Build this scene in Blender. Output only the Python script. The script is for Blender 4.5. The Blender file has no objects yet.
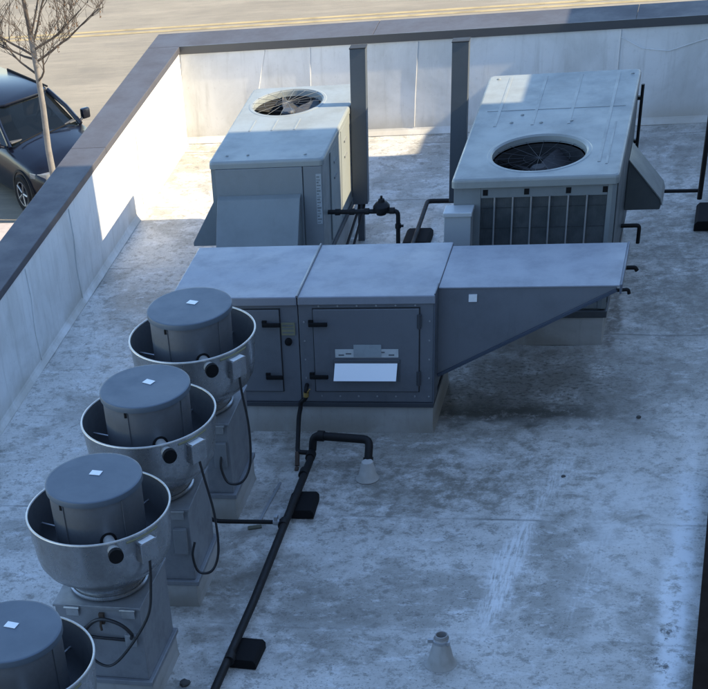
import bpy, bmesh, math, random
from mathutils import Vector, Matrix
R = math.radians
random.seed(7)
S = bpy.context.scene
COL = S.collection

# ------------------------------------------------------------------ camera
cd = bpy.data.cameras.new("camera")
cam = bpy.data.objects.new("camera", cd)
COL.objects.link(cam)
right = Vector((0.950582, 0.279618, -0.134932))
down = Vector((0.124037, -0.740442, -0.660576))
fwd = Vector((-0.284619, 0.611195, -0.738534))
m = Matrix((right, -down, -fwd)).transposed().to_4x4()
m.translation = Vector((6.28, -20.9686, 7.2542))
cam.matrix_world = m
cd.sensor_fit = 'HORIZONTAL'
cd.sensor_width = 36
cd.lens = 1551.2222 / 708 * 36
cd.shift_x = (354 - 120.04) / 708
cd.shift_y = (1037.77 - 344.5) / 708
cd.clip_start = 0.05
cd.clip_end = 600
S.camera = cam

# ------------------------------------------------------------------ sky, sun, exposure
SUN_EL = R(34.5)
SUN_DIR = Vector((math.cos(SUN_EL), -0.045 * math.cos(SUN_EL), math.sin(SUN_EL))).normalized()   # towards the sun
w = bpy.data.worlds.new("World")
S.world = w
w.use_nodes = True
wn = w.node_tree.nodes
sky = wn.new('ShaderNodeTexSky')
sky.sky_type = 'NISHITA'
sky.sun_disc = False
sky.sun_elevation = SUN_EL
sky.sun_rotation = math.atan2(SUN_DIR.x, SUN_DIR.y)
sky.air_density = 1.0
sky.dust_density = 0.0
sky.ozone_density = 2.4
w.node_tree.links.new(sky.outputs[0], wn['Background'].inputs[0])
wn['Background'].inputs[1].default_value = 0.15
sl = bpy.data.lights.new("sun", 'SUN')
sl.energy = 3.7
sl.angle = R(0.4)
sl.color = (1.0, 0.85, 0.60)
so = bpy.data.objects.new("sun", sl)
COL.objects.link(so)
so.rotation_euler = SUN_DIR.to_track_quat('Z', 'Y').to_euler()
S.view_settings.view_transform = 'Standard'
S.view_settings.look = 'None'
S.view_settings.gamma = 1
S.view_settings.use_curve_mapping = False
S.view_settings.exposure = 1.58
S.render.engine = 'CYCLES'
S.cycles.max_bounces = 6


# ------------------------------------------------------------------ materials
class Mat:
    def __init__(s, name):
        s.m = bpy.data.materials.new(name)
        s.m.use_nodes = True
        s.t = s.m.node_tree
        s.b = s.t.nodes['Principled BSDF']
        s.tc = s.t.nodes.new('ShaderNodeTexCoord')

    def n(s, typ, **kw):
        nd = s.t.nodes.new(typ)
        for k, v in kw.items():
            setattr(nd, k, v)
        return nd

    def l(s, a, b):
        s.t.links.new(a, b)

    def coord(s, scale=(1, 1, 1), loc=(0, 0, 0), rot=(0, 0, 0), kind='Object'):
        mp = s.n('ShaderNodeMapping')
        mp.inputs['Scale'].default_value = scale
        mp.inputs['Location'].default_value = loc
        mp.inputs['Rotation'].default_value = rot
        s.l(s.tc.outputs[kind], mp.inputs['Vector'])
        return mp.outputs[0]

    def noise(s, scale, detail=4, rough=.6, vec=None, dist=0):
        nz = s.n('ShaderNodeTexNoise')
        nz.inputs['Scale'].default_value = scale
        nz.inputs['Detail'].default_value = detail
        nz.inputs['Roughness'].default_value = rough
        nz.inputs['Distortion'].default_value = dist
        s.l(vec if vec is not None else s.tc.outputs['Object'], nz.inputs['Vector'])
        return nz.outputs['Fac']

    def rng(s, v, a, b, c=0., d=1., smooth=True):
        mr = s.n('ShaderNodeMapRange')
        mr.interpolation_type = 'SMOOTHSTEP' if smooth else 'LINEAR'
        for i, x in enumerate((a, b, c, d)):
            mr.inputs[i + 1].default_value = x
        s.l(v, mr.inputs[0])
        return mr.outputs[0]

    def math(s, op, a, b=None):
        mn = s.n('ShaderNodeMath', operation=op)
        for i, x in enumerate((a, b)):
            if x is None:
                continue
            if isinstance(x, (int, float)):
                mn.inputs[i].default_value = x
            else:
                s.l(x, mn.inputs[i])
        return mn.outputs[0]

    def mix(s, fac, a, b, mode='MIX'):
        mx = s.n('ShaderNodeMix', data_type='RGBA', blend_type=mode)
        for idx, x in ((0, fac), (6, a), (7, b)):
            if isinstance(x, (int, float)):
                mx.inputs[idx].default_value = x
            elif isinstance(x, (tuple, list)):
                mx.inputs[idx].default_value = (*x[:3], 1)
            else:
                s.l(x, mx.inputs[idx])
        return mx.outputs[2]

    def bump(s, h, strength=.3, dist=.01):
        bp = s.n('ShaderNodeBump')
        bp.inputs['Strength'].default_value = strength
        bp.inputs['Distance'].default_value = dist
        s.l(h, bp.inputs['Height'])
        s.l(bp.outputs[0], s.b.inputs['Normal'])

    def ellipse(s, c, r, rot=0, warp=None, soft=(1.0, .3)):
        """0..1 mask, 1 inside an ellipse lying on the surface in object coordinates"""
        sub = s.n('ShaderNodeVectorMath', operation='SUBTRACT')
        src = warp if warp is not None else s.tc.outputs['Object']
        s.l(src, sub.inputs[0])
        sub.inputs[1].default_value = (c[0], c[1], 0)
        ro = s.n('ShaderNodeVectorRotate', rotation_type='Z_AXIS')
        ro.inputs['Angle'].default_value = -rot
        s.l(sub.outputs[0], ro.inputs['Vector'])
        mu = s.n('ShaderNodeVectorMath', operation='MULTIPLY')
        s.l(ro.outputs[0], mu.inputs[0])
        mu.inputs[1].default_value = (1 / r[0], 1 / r[1], 0)
        ln = s.n('ShaderNodeVectorMath', operation='LENGTH')
        s.l(mu.outputs[0], ln.inputs[0])
        return s.rng(ln.outputs['Value'], soft[0], soft[1], 0, 1)

    def col(s, c):
        if isinstance(c, (tuple, list)):
            s.b.inputs['Base Color'].default_value = (*c[:3], 1)
        else:
            s.l(c, s.b.inputs['Base Color'])

    def pr(s, rough=None, metal=None, spec=None):
        if rough is not None:
            s.b.inputs['Roughness'].default_value = rough
        if metal is not None:
            s.b.inputs['Metallic'].default_value = metal
        if spec is not None:
            s.b.inputs['Specular IOR Level'].default_value = spec


def painted(name, c, rough=.45, metal=0., dirt=.35, scale=3., bump=.04, dirtc=None):
    M = Mat(name)
    oi = M.n('ShaderNodeObjectInfo')
    rv = M.n('ShaderNodeVectorMath', operation='ADD')
    rs = M.math('MULTIPLY', oi.outputs['Random'], 37.0)
    M.l(M.tc.outputs['Object'], rv.inputs[0])
    M.l(rs, rv.inputs[1])
    vec = rv.outputs[0]
    mp = M.n('ShaderNodeMapping')
    mp.inputs['Scale'].default_value = (6, 6, .7)
    M.l(vec, mp.inputs['Vector'])
    a = M.noise(scale, 7, .7, vec)
    b = M.noise(scale * 9, 5, .7, vec)
    st = M.noise(2.2, 6, .72, mp.outputs[0])
    dc = dirtc or tuple(x * .55 for x in c)
    f = M.math('MULTIPLY', M.rng(a, .42, .75), dirt)
    base = M.mix(f, c, dc)
    base = M.mix(M.math('MULTIPLY', M.rng(b, .55, .8), dirt * .5), base, tuple(min(1, x * 1.3) for x in c))
    base = M.mix(M.math('MULTIPLY', M.rng(st, .55, .78), dirt * .6), base, dc)
    M.col(base)
    M.l(M.rng(a, .3, .7, rough - .08, rough + .12), M.b.inputs['Roughness'])
    M.pr(None, metal)
    M.bump(M.math('ADD', M.noise(1.7, 2, .4, vec), M.math('MULTIPLY', b, .04)), bump * 2.2, .08)
    return M.m


def plain(name, c, rough=.5, metal=0., var=.25, scale=25.):
    M = Mat(name)
    a = M.noise(scale, 4, .6)
    M.col(M.mix(M.math('MULTIPLY', M.rng(a, .35, .75), var), c, tuple(x * .5 for x in c)))
    M.pr(rough, metal)
    return M.m


def roof_material():
    M = Mat('roof_membrane')
    big = M.noise(.55, 6, .6, dist=.4)
    mid = M.noise(2.6, 8, .72, dist=.6)
    fine = M.noise(13, 6, .75, dist=.3)
    speck = M.noise(48, 4, .7)
    wr = M.noise(3.6, 7, .72, M.coord((1.2, 3.4, 1)), dist=.6)       # wrinkles run along the back wall
    wr2 = M.noise(11, 5, .7, M.coord((.9, 3.2, 1)), dist=.4)
    # ragged position for the outlines of the stains
    off = M.n('ShaderNodeTexNoise')
    off.inputs['Scale'].default_value = 2.4
    off.inputs['Detail'].default_value = 7
    off.inputs['Roughness'].default_value = .65
    M.l(M.tc.outputs['Object'], off.inputs['Vector'])
    o2 = M.n('ShaderNodeVectorMath', operation='SUBTRACT')
    M.l(off.outputs['Color'], o2.inputs[0])
    o2.inputs[1].default_value = (.5, .5, .5)
    o3 = M.n('ShaderNodeVectorMath', operation='SCALE')
    M.l(o2.outputs[0], o3.inputs[0])
    o3.inputs['Scale'].default_value = .9
    o4 = M.n('ShaderNodeVectorMath', operation='ADD')
    M.l(o3.outputs[0], o4.inputs[0])
    M.l(M.tc.outputs['Object'], o4.inputs[1])
    wp = o4.outputs[0]
    o5 = M.n('ShaderNodeVectorMath', operation='SCALE')
    M.l(o2.outputs[0], o5.inputs[0])
    o5.inputs['Scale'].default_value = .3
    o6 = M.n('ShaderNodeVectorMath', operation='ADD')
    M.l(o5.outputs[0], o6.inputs[0])
    M.l(M.tc.outputs['Object'], o6.inputs[1])
    wl = o6.outputs[0]
    blot = M.noise(.85, 11, .70, dist=.2)
    grit = M.noise(6.5, 9, .8)
    chalk = M.noise(3.4, 9, .78, M.coord((1.0, 1.9, 1), (3.1, 7.7, 0)))
    c = M.mix(M.rng(big, .3, .7), (.70, .675, .63), (.55, .53, .49))
    c = M.mix(M.math('MULTIPLY', M.rng(blot, .47, .58), .66), c, (.265, .25, .215))
    c = M.mix(M.math('MULTIPLY', M.rng(wr2, .53, .66), .34), c, (.30, .295, .275))
    c = M.mix(M.math('MULTIPLY', M.rng(chalk, .52, .62), .62), c, (.78, .775, .76))
    c = M.mix(M.math('MULTIPLY', M.rng(grit, .525, .575), .48), c, (.175, .165, .14))
    c = M.mix(M.math('MULTIPLY', M.rng(fine, .53, .63), .24), c, (.17, .165, .15))
    c = M.mix(M.math('MULTIPLY', M.rng(speck, .585, .64), .62), c, (.085, .08, .065))
    flk = M.noise(19, 5, .72, M.coord((1, 1.6, 1), (8, 2, 0)))
    c = M.mix(M.math('MULTIPLY', M.rng(flk, .655, .69), .8), c, (.05, .046, .036))
    c = M.mix(M.math('MULTIPLY', M.rng(flk, .36, .30), .6), c, (.84, .84, .83))

    def stain(mask, nz, a, b, k, colr):
        nonlocal c
        f = M.math('MULTIPLY', M.math('MULTIPLY', mask, M.rng(nz, a, b)), k)
        c = M.mix(f, c, colr)
    soil = (.145, .13, .105)
    alg = (.045, .042, .03)
    stain(M.ellipse((4.95, -6.35), (1.8, 1.3), 0, wp, (1, .35)), mid, .2, .58, .88, soil)
    stain(M.ellipse((4.95, -6.98), (1.4, .34), .06, wp, (1, .25)), grit, .36, .50, .95, alg)
    stain(M.ellipse((4.9, -6.4), (1.7, 1.0), 0, wp, (1, .3)), flk, .50, .62, .8, alg)
    stain(M.ellipse((3.1, -7.5), (1.5, .28), 0, wp, (1, .2)), grit, .3, .6, .6, soil)
    stain(M.ellipse((5.67, -5.1), (.12, .85), 0, None, (1, .4)), fine, .25, .6, .8, (.09, .07, .05))
    stain(M.ellipse((4.0, -8.4), (1.5, 1.0), .1, wp, (1, .3)), grit, .34, .6, .62, soil)
    stain(M.ellipse((2.95, -9.6), (.5, 2.6), 0, wp, (1, .2)), mid, .3, .6, .72, (.16, .14, .11))
    stain(M.ellipse((6.2, -3.6), (.9, 3.2), 0, wp, (1, .3)), grit, .36, .56, .62, (.15, .135, .105))
    stain(M.ellipse((5.0, -8.0), (1.6, 1.2), 0, wp, (1, .2)), grit, .42, .54, .4, (.17, .155, .12))
    stain(M.ellipse((5.6, -.6), (2.2, .8), 0, wp, (1, .2)), mid, .3, .6, .7, (.17, .16, .14))
    stain(M.ellipse((3.81, -8.2), (.24, .24), 0, wp, (1, .4)), grit, .3, .55, .5, (.19, .18, .15))
    stain(M.ellipse((4.87, -10.9), (.30, .26), 0, wp, (1, .4)), grit, .3, .55, .45, (.19, .18, .15))
    stain(M.ellipse((5.9, -7.2), (.55, .9), 0, wp, (1, .2)), mid, .3, .6, .45, soil)
    stain(M.ellipse((1.0, -5.2), (.9, 2.6), 0, wp, (1, .2)), fine, .35, .65, .4, (.25, .23, .18))
    stain(M.ellipse((3.7, -10.2), (1.4, 1.2), 0, wp, (1, .2)), mid, .4, .62, .42, soil)
    # paler patches and the scraped streak
    pale = (.80, .795, .775)
    stain(M.ellipse((4.72, -7.75), (.22, .30), 0, wp, (1, .2)), fine, .3, .55, .5, pale)
    stain(M.ellipse((6.05, -8.9), (.5, 2.4), 0, wp, (1, .2)), mid, .35, .6, .5, pale)
    strk = M.noise(3.0, 6, .72, M.coord((13, 1.5, 1), rot=(0, 0, R(-5))))
    stain(M.ellipse((5.2, -9.55), (.17, 1.3), R(-6), wl, (1, .35)), strk, .36, .58, .74, (.87, .87, .86))
    stain(M.ellipse((5.86, -9.5), (.08, 1.2), R(-8), None, (1, .3)), strk, .45, .6, .3, (.84, .84, .83))
    stain(M.ellipse((5.42, -8.15), (.14, .75), R(-14), wl, (1, .1)), strk, .40, .6, .5, (.86, .86, .85))
    blot = M.noise(5.0, 5, .65)
    stain(M.ellipse((6.53, -9.9), (.17, 3.4), R(0), wl, (1, .25)), M.noise(7, 8, .75), .38, .52, .95, (.92, .92, .91))
    stain(M.ellipse((6.5, -10.5), (.16, .8), 0, None, (1, .3)), grit, .54, .60, .8, (.06, .06, .06))
    # membrane seams along the back wall and one lap along the left wall
    sep = M.n('ShaderNodeSeparateXYZ')
    wob = M.n('ShaderNodeVectorMath', operation='SCALE')
    M.l(o2.outputs[0], wob.inputs[0])
    wob.inputs['Scale'].default_value = .06
    wa = M.n('ShaderNodeVectorMath', operation='ADD')
    M.l(wob.outputs[0], wa.inputs[0])
    M.l(M.tc.outputs['Object'], wa.inputs[1])
    M.l(wa.outputs[0], sep.inputs[0])
    y = sep.outputs['Y']
    fr = M.math('ABSOLUTE', M.math('SUBTRACT', M.math('FRACT', M.math('DIVIDE', M.math('ADD', y, 10.46 + 33.8), 1.69)), .5))
    seam = M.rng(fr, .488, .497)
    hi = M.math('MULTIPLY', M.rng(fr, .44, .485), M.rng(mid, .35, .6))
    wn = M.n('ShaderNodeTexWhiteNoise', noise_dimensions='1D')
    M.l(M.math('FLOOR', M.math('ADD', M.math('DIVIDE', M.math('ADD', y, 10.46 + 33.8), 1.69), .5)), wn.inputs['W'])
    c = M.mix(M.rng(wn.outputs['Value'], 0, 1, .0, .22, False), c, (.30, .285, .255))
    c = M.mix(M.math('MULTIPLY', hi, .18), c, (.74, .73, .70))
    gone = M.noise(.9, 4, .6)
    c = M.mix(M.math('MULTIPLY', seam, M.rng(gone, .42, .62, .04, .65)), c, (.13, .125, .11))
    M.col(c)
    M.l(M.rng(mid, .3, .7, .62, .42), M.b.inputs['Roughness'])
    M.pr(None, 0, .4)
    h = M.math('ADD', M.math('MULTIPLY', wr, .8), M.math('MULTIPLY', wr2, .4))
    h = M.math('ADD', h, M.math('MULTIPLY', fine, .2))
    h = M.math('ADD', h, M.math('MULTIPLY', M.rng(fr, .47, .49), .3))
    M.bump(h, .55, .02)
    return M.m


def wall_material(name, tone=1.0):
    M = Mat(name)
    a = M.noise(1.4, 6, .6, dist=.5)
    st = M.noise(3, 5, .7, M.coord((3.5, 3.5, .35)))
    fine = M.noise(20, 4, .65)
    c = M.mix(M.rng(a, .35, .7), (.66 * tone, .655 * tone, .635 * tone), (.52 * tone, .515 * tone, .49 * tone))
    c = M.mix(M.math('MULTIPLY', M.rng(st, .5, .75), .4), c, (.36 * tone, .345 * tone, .31 * tone))
    c = M.mix(M.math('MULTIPLY', M.rng(fine, .55, .75), .25), c, (.34 * tone, .33 * tone, .30 * tone))
    sep = M.n('ShaderNodeSeparateXYZ')
    M.l(M.tc.outputs['Object'], sep.inputs[0])
    low = M.math('MULTIPLY', M.rng(sep.outputs['Z'], .26, .02), M.rng(a, .25, .6))
    c = M.mix(M.math('MULTIPLY', low, .5), c, (.33 * tone, .29 * tone, .22 * tone))
    M.col(c)
    M.pr(.6, 0, .35)
    M.bump(M.math('ADD', M.noise(1.3, 3, .5, M.coord((1.2, 1.2, .6)), .2), M.math('MULTIPLY', fine, .06)), .22, .05)
    return M.m


def asphalt_material():
    M = Mat('pavement')
    a = M.noise(.35, 6, .6, dist=.4)
    b = M.noise(1.4, 6, .7, M.coord((.25, 1.6, 1)))
    f = M.noise(40, 4, .7)
    c = M.mix(M.rng(a, .3, .7), (.265, .228, .168), (.205, .176, .130))
    c = M.mix(M.math('MULTIPLY', M.rng(b, .45, .7), .6), c, (.31, .265, .195))
    c = M.mix(M.math('MULTIPLY', M.rng(f, .5, .75), .5), c, (.14, .128, .105))
    b2 = M.noise(5, 6, .75, M.coord((.18, 1.5, 1), (2, 5, 0)))
    c = M.mix(M.math('MULTIPLY', M.rng(b2, .48, .66), .42), c, (.15, .13, .10))
    c = M.mix(M.math('MULTIPLY', M.rng(b2, .44, .32), .35), c, (.34, .295, .225))
    pt = M.noise(.8, 8, .75, M.coord((.5, 1.3, 1), (4, 9, 0)))
    c = M.mix(M.math('MULTIPLY', M.rng(pt, .5, .68), .4), c, (.15, .132, .105))
    v = M.n('ShaderNodeTexVoronoi', feature='DISTANCE_TO_EDGE')
    v.inputs['Scale'].default_value = .28
    wv = M.n('ShaderNodeVectorMath', operation='ADD')
    nz = M.n('ShaderNodeTexNoise')
    nz.inputs['Scale'].default_value = 1.2
    M.l(M.tc.outputs['Object'], nz.inputs['Vector'])
    M.l(M.tc.outputs['Object'], wv.inputs[0])
    M.l(nz.outputs['Color'], wv.inputs[1])
    M.l(wv.outputs[0], v.inputs['Vector'])
    crack = M.math('MULTIPLY', M.rng(v.outputs['Distance'], .012, .003), .45)
    c = M.mix(M.math('MULTIPLY', crack, .15), c, (.15, .14, .12))
    M.col(c)
    M.pr(.85)
    M.bump(f, .3, .01)
    return M.m


ROOF = roof_material()
WALL = wall_material('wall_membrane', 1.12)
CURB = wall_material('curb_membrane', .66)
GROUND = asphalt_material()
WALK = plain('sidewalk_concrete', (.42, .36, .32), .8, 0, .3, 6)
COPING = painted('coping_metal', (.072, .071, .082), .55, .0, .25, 2.0, .03)
COPING.node_tree.nodes['Principled BSDF'].inputs['Specular IOR Level'].default_value = .3
COPDARK = painted('coping_fascia', (.07, .07, .072), .45, 0, .2)
BROWN = painted('brown_metal', (.018, .011, .008), .85, 0, .4, 5)
BROWN.node_tree.nodes['Principled BSDF'].inputs['Specular IOR Level'].default_value = .12
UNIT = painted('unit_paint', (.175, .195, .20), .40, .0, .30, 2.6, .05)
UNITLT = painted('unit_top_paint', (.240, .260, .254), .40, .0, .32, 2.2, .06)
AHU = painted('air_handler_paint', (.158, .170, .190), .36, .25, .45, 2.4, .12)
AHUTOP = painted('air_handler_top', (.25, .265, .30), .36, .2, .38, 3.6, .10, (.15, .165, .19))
ALU = painted('spun_aluminium', (.35, .36, .372), .27, .8, .7, 6, .02)
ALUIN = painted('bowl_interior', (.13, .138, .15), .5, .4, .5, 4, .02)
ALUCAP = painted('fan_cap_metal', (.095, .122, .152), .5, .2, .15, 2, .015)
ALURIM = plain('rolled_rim', (.58, .57, .54), .4, .5, .3)
DRUM = painted('drum_metal', (.17, .182, .20), .42, .5, .5, 4, .02)
GALV = painted('galvanised_base', (.27, .28, .295), .45, .45, .5, 5, .04)
BLACK = plain('black_rubber', (.008, .008, .009), .8)
BLACK.node_tree.nodes['Principled BSDF'].inputs['Specular IOR Level'].default_value = .2
PIPE = painted('black_pipe', (.010, .010, .011), .55, .0, .4, 8, .02, (.03, .024, .018))
PIPE.node_tree.nodes['Principled BSDF'].inputs['Specular IOR Level'].default_value = .25
DARK = plain('dark_interior', (.02, .021, .023), .7)
COIL = None
STEEL = plain('steel', (.42, .43, .44), .38, .7)
BLADE = plain('fan_blade', (.07, .073, .078), .45, .2)
WHITE = plain('sticker_white', (.82, .83, .82), .5, 0, .1)
LABEL = plain('label_grey', (.52, .55, .55), .45, 0, .3, 14)
PRINT = plain('label_print', (.13, .145, .155), .6)
YELLOW = plain('yellow_label', (.42, .38, .10), .5)
CABLE = plain('cable', (.012, .012, .014), .4)
RUST = plain('rust', (.075, .05, .035), .8, .1, .5)
BRASS = plain('brass', (.42, .29, .10), .4, .7)
PAINTLINE = plain('road_paint_yellow', (.38, .29, .14), .75, 0, .8, 1.6)
POSTM = painted('post_metal', (.085, .098, .112), .4, .1, .3, 2.5, .03)
CONE = wall_material('pipe_boot_membrane', .8)
CARP = plain('car_paint', (.004, .0055, .012), .3, .0, .05)
CARP.node_tree.nodes['Principled BSDF'].inputs['Specular IOR Level'].default_value = .3
CARP.node_tree.nodes['Principled BSDF'].inputs['Coat Weight'].default_value = .25
CARP.node_tree.nodes['Principled BSDF'].inputs['Coat Roughness'].default_value = .04
GLASS = plain('car_glass', (.004, .006, .007), .04, 0, .02)
GLASS.node_tree.nodes['Principled BSDF'].inputs['Alpha'].default_value = .86
GLASS.node_tree.nodes['Principled BSDF'].inputs['Specular IOR Level'].default_value = .35
CHROME = plain('chrome', (.7, .7, .72), .2, .9)
LAMP = plain('headlamp', (.22, .23, .24), .15, .3)
BARK = plain('bark', (.085, .065, .05), .9, 0, .5, 9)
BARKLT = plain('bark_pale', (.19, .17, .15), .85, 0, .5, 10)
LEAF = plain('dry_leaf', (.12, .075, .045), .8)
BRICK = plain('wing_wall', (.30, .28, .26), .8)


def coil_material():
    M = Mat('coil_fins')
    wv = M.n('ShaderNodeTexWave', wave_type='BANDS', bands_direction='X')
    wv.inputs['Scale'].default_value = 30
    wv.inputs['Distortion'].default_value = .3
    M.l(M.tc.outputs['Object'], wv.inputs['Vector'])
    a = M.noise(6, 5, .6)
    M.col(M.mix(M.rng(a, .35, .7), (.05, .06, .065), (.085, .095, .10)))
    M.pr(.55, .4)
    M.bump(wv.outputs['Fac'], .3, .005)
    return M.m


COIL = coil_material()


def plate_material():
    M = Mat('reflection_plate')
    a = M.noise(3, 3, .5)
    M.col(M.mix(a, (.86, .89, .92), (.95, .96, .97)))  # near-white colour stands in for a bright reflection
    M.pr(.3, .0)
    return M.m


PLATE = plate_material()


# ------------------------------------------------------------------ mesh helpers
class MB:
    def __init__(s):
        s.bm = bmesh.new()

    def box(s, x0, x1, y0, y1, z0, z1, bev=0.0, mat=None):
        vs = [s.bm.verts.new(p) for p in ((x0, y0, z0), (x1, y0, z0), (x1, y1, z0), (x0, y1, z0),
                                          (x0, y0, z1), (x1, y0, z1), (x1, y1, z1), (x0, y1, z1))]
        if mat is not None:
            for v in vs:
                v.co = mat @ v.co
        fs = [s.bm.faces.new([vs[i] for i in f]) for f in
              ((3, 2, 1, 0), (4, 5, 6, 7), (0, 1, 5, 4), (1, 2, 6, 5), (2, 3, 7, 6), (3, 0, 4, 7))]
        if bev:
            es = list({e for f in fs for e in f.edges})
            bmesh.ops.bevel(s.bm, geom=es, offset=bev, segments=2, profile=.5, affect='EDGES')
        return s

    def prism(s, pts, axis, a, b, bev=0.0):
        """2-D polygon extruded along axis from a to b; pts are the other two coordinates in order"""
        def P(p, t):
            q = list(p)
            q.insert('xyz'.index(axis), t)
            return q
        v0 = [s.bm.verts.new(P(p, a)) for p in pts]
        v1 = [s.bm.verts.new(P(p, b)) for p in pts]
        n = len(pts)
        fs = [s.bm.faces.new(v0), s.bm.faces.new(v1[::-1])]
        for i in range(n):
            fs.append(s.bm.faces.new((v0[i], v1[i], v1[(i + 1) % n], v0[(i + 1) % n])))
        if bev:
            es = list({e for f in fs for e in f.edges})
            bmesh.ops.bevel(s.bm, geom=es, offset=bev, segments=2, profile=.5, affect='EDGES')
        return s

    def lathe(s, prof, c=(0, 0, 0), n=64, cap0=False, cap1=False):
        rings = []
        for r, z in prof:
            rings.append([s.bm.verts.new((c[0] + r * math.cos(2 * math.pi * k / n),
                                          c[1] + r * math.sin(2 * math.pi * k / n), c[2] + z)) for k in range(n)])
        for a, b in zip(rings, rings[1:]):
            for k in range(n):
                s.bm.faces.new((a[k], a[(k + 1) % n], b[(k + 1) % n], b[k]))
        if cap0:
            s.bm.faces.new(rings[0][::-1])
        if cap1:
            s.bm.faces.new(rings[-1])
        return s

    def tube(s, pts, r, n=10, closed=False, caps=True):
        pts = [Vector(p) for p in pts]
        rr = r if isinstance(r, (list, tuple)) else [r] * len(pts)
        N = len(pts)
        rings = []
        up = None
        for i, p in enumerate(pts):
            if closed:
                t = (pts[(i + 1) % N] - pts[i - 1])
            else:
                t = (pts[min(i + 1, N - 1)] - pts[max(i - 1, 0)])
            t.normalize()
            if up is None:
                up = Vector((0, 0, 1)) if abs(t.z) < .9 else Vector((1, 0, 0))
            u = (up - t * up.dot(t))
            if u.length < 1e-5:
                u = t.orthogonal()
            u.normalize()
            up = u
            v = t.cross(u)
            rings.append([s.bm.verts.new(p + (u * math.cos(2 * math.pi * k / n) + v * math.sin(2 * math.pi * k / n)) * rr[i]) for k in range(n)])
        for i in range(N if closed else N - 1):
            a, b = rings[i], rings[(i + 1) % N]
            for k in range(n):
                s.bm.faces.new((a[k], a[(k + 1) % n], b[(k + 1) % n], b[k]))
        if caps and not closed:
            s.bm.faces.new(rings[0][::-1])
            s.bm.faces.new(rings[-1])
        return s

    def pipe(s, pts, r, bend=.06, n=12):
        """round pipe through corner points with rounded elbows"""
        pts = [Vector(p) for p in pts]
        out = [pts[0]]
        for a, b, c in zip(pts, pts[1:], pts[2:]):
            d0, d1 = (a - b), (c - b)
            k = min(bend, d0.length * .45, d1.length * .45)
            p0, p1 = b + d0.normalized() * k, b + d1.normalized() * k
            for t in (0, .25, .5, .75, 1):
                out.append(p0 * (1 - t) ** 2 + b * 2 * t * (1 - t) + p1 * t * t)
        out.append(pts[-1])
        return s.tube(out, r, n)

    def poly(s, pts):
        s.bm.faces.new([s.bm.verts.new(p) for p in pts])
        return s

    def build_each(s, name, mat, parent=None, smooth=False):
        """every separate piece becomes an object of its own"""
        left = set(s.bm.verts)
        out = []
        while left:
            seed = left.pop()
            isl, st = {seed}, [seed]
            while st:
                v = st.pop()
                for e in v.link_edges:
                    o = e.other_vert(v)
                    if o not in isl:
                        isl.add(o)
                        st.append(o)
            left -= isl
            nb = MB()
            mp = {v: nb.bm.verts.new(v.co) for v in isl}
            for f in {f for v in isl for f in v.link_faces}:
                nb.bm.faces.new([mp[v] for v in f.verts])
            out.append(nb.build(name, mat, parent, smooth))
        s.bm.free()
        return out

    def build(s, name, mat, parent=None, smooth=False):
        bm = s.bm
        bmesh.ops.recalc_face_normals(bm, faces=bm.faces[:])
        me = bpy.data.meshes.new(name)
        bm.to_mesh(me)
        bm.free()
        if smooth:
            for p in me.polygons:
                p.use_smooth = True
            try:
                me.set_sharp_from_angle(angle=R(38))
            except Exception:
                pass
        me.materials.append(mat)
        o = bpy.data.objects.new(name, me)
        COL.objects.link(o)
        if parent:
            o.parent = parent
        return o


def tag(o, label=None, cat=None, group=None, kind=None):
    if cat and not kind:
        kind = 'thing'
    for k, v in (('label', label), ('category', cat), ('group', group), ('kind', kind)):
        if v:
            o[k] = v
    return o


def thing(name, label, cat, loc=(0, 0, 0), rz=0, group=None):
    o = bpy.data.objects.new(name, None)
    o.empty_display_size = .2
    COL.objects.link(o)
    o.location = loc
    o.rotation_euler = (0, 0, rz)
    return tag(o, label, cat, group)


def copy_tree(o, parent=None):
    c = o.copy()
    COL.objects.link(c)
    if parent:
        c.parent = parent
    for ch in [x for x in bpy.data.objects if x.parent == o]:
        copy_tree(ch, c)
    return c


# ------------------------------------------------------------------ setting: ground, street, roof
G = -4.4
g = MB()
g.poly([(-260, -120, G), (200, -120, G), (200, 320, G), (-260, 320, G)])
tag(g.build('ground', GROUND), kind='structure')
sw = MB()
sw.box(-6.9, -.9, -40, 8.62, G, G + .13, .015)
tag(sw.build('sidewalk', WALK), kind='structure')
ln = MB()
for y0 in (19.83, 20.08):
    n = 40
    for k in range(n):
        x0, x1 = -60 + k * 3.0, -60 + (k + 1) * 3.0
        ln.poly([(x0, y0, G + .004), (x1, y0, G + .004), (x1, y0 + .13, G + .004), (x0, y0 + .13, G + .004)])
tag(ln.build('road_line', PAINTLINE), kind='structure')

# roof membrane as a subdivided sheet with faint waves
rf = MB()
nx, ny = 60, 110
X0, X1, Y0, Y1 = 0.0, 9.19, -22.5, 0.0
grid = [[rf.bm.verts.new((X0 + (X1 - X0) * i / nx, Y0 + (Y1 - Y0) * j / ny,
                          .006 * math.sin(i * .9 + j * .37) * math.sin(j * .53 + 1.3)
                          + random.uniform(-.002, .002))) for i in range(nx + 1)] for j in range(ny + 1)]
for j in range(ny):
    for i in range(nx):
        rf.bm.faces.new((grid[j][i], grid[j][i + 1], grid[j + 1][i + 1], grid[j + 1][i]))
tag(rf.build('flat_roof', ROOF, smooth=True), kind='structure')

# parapets
PH = 1.1


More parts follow.
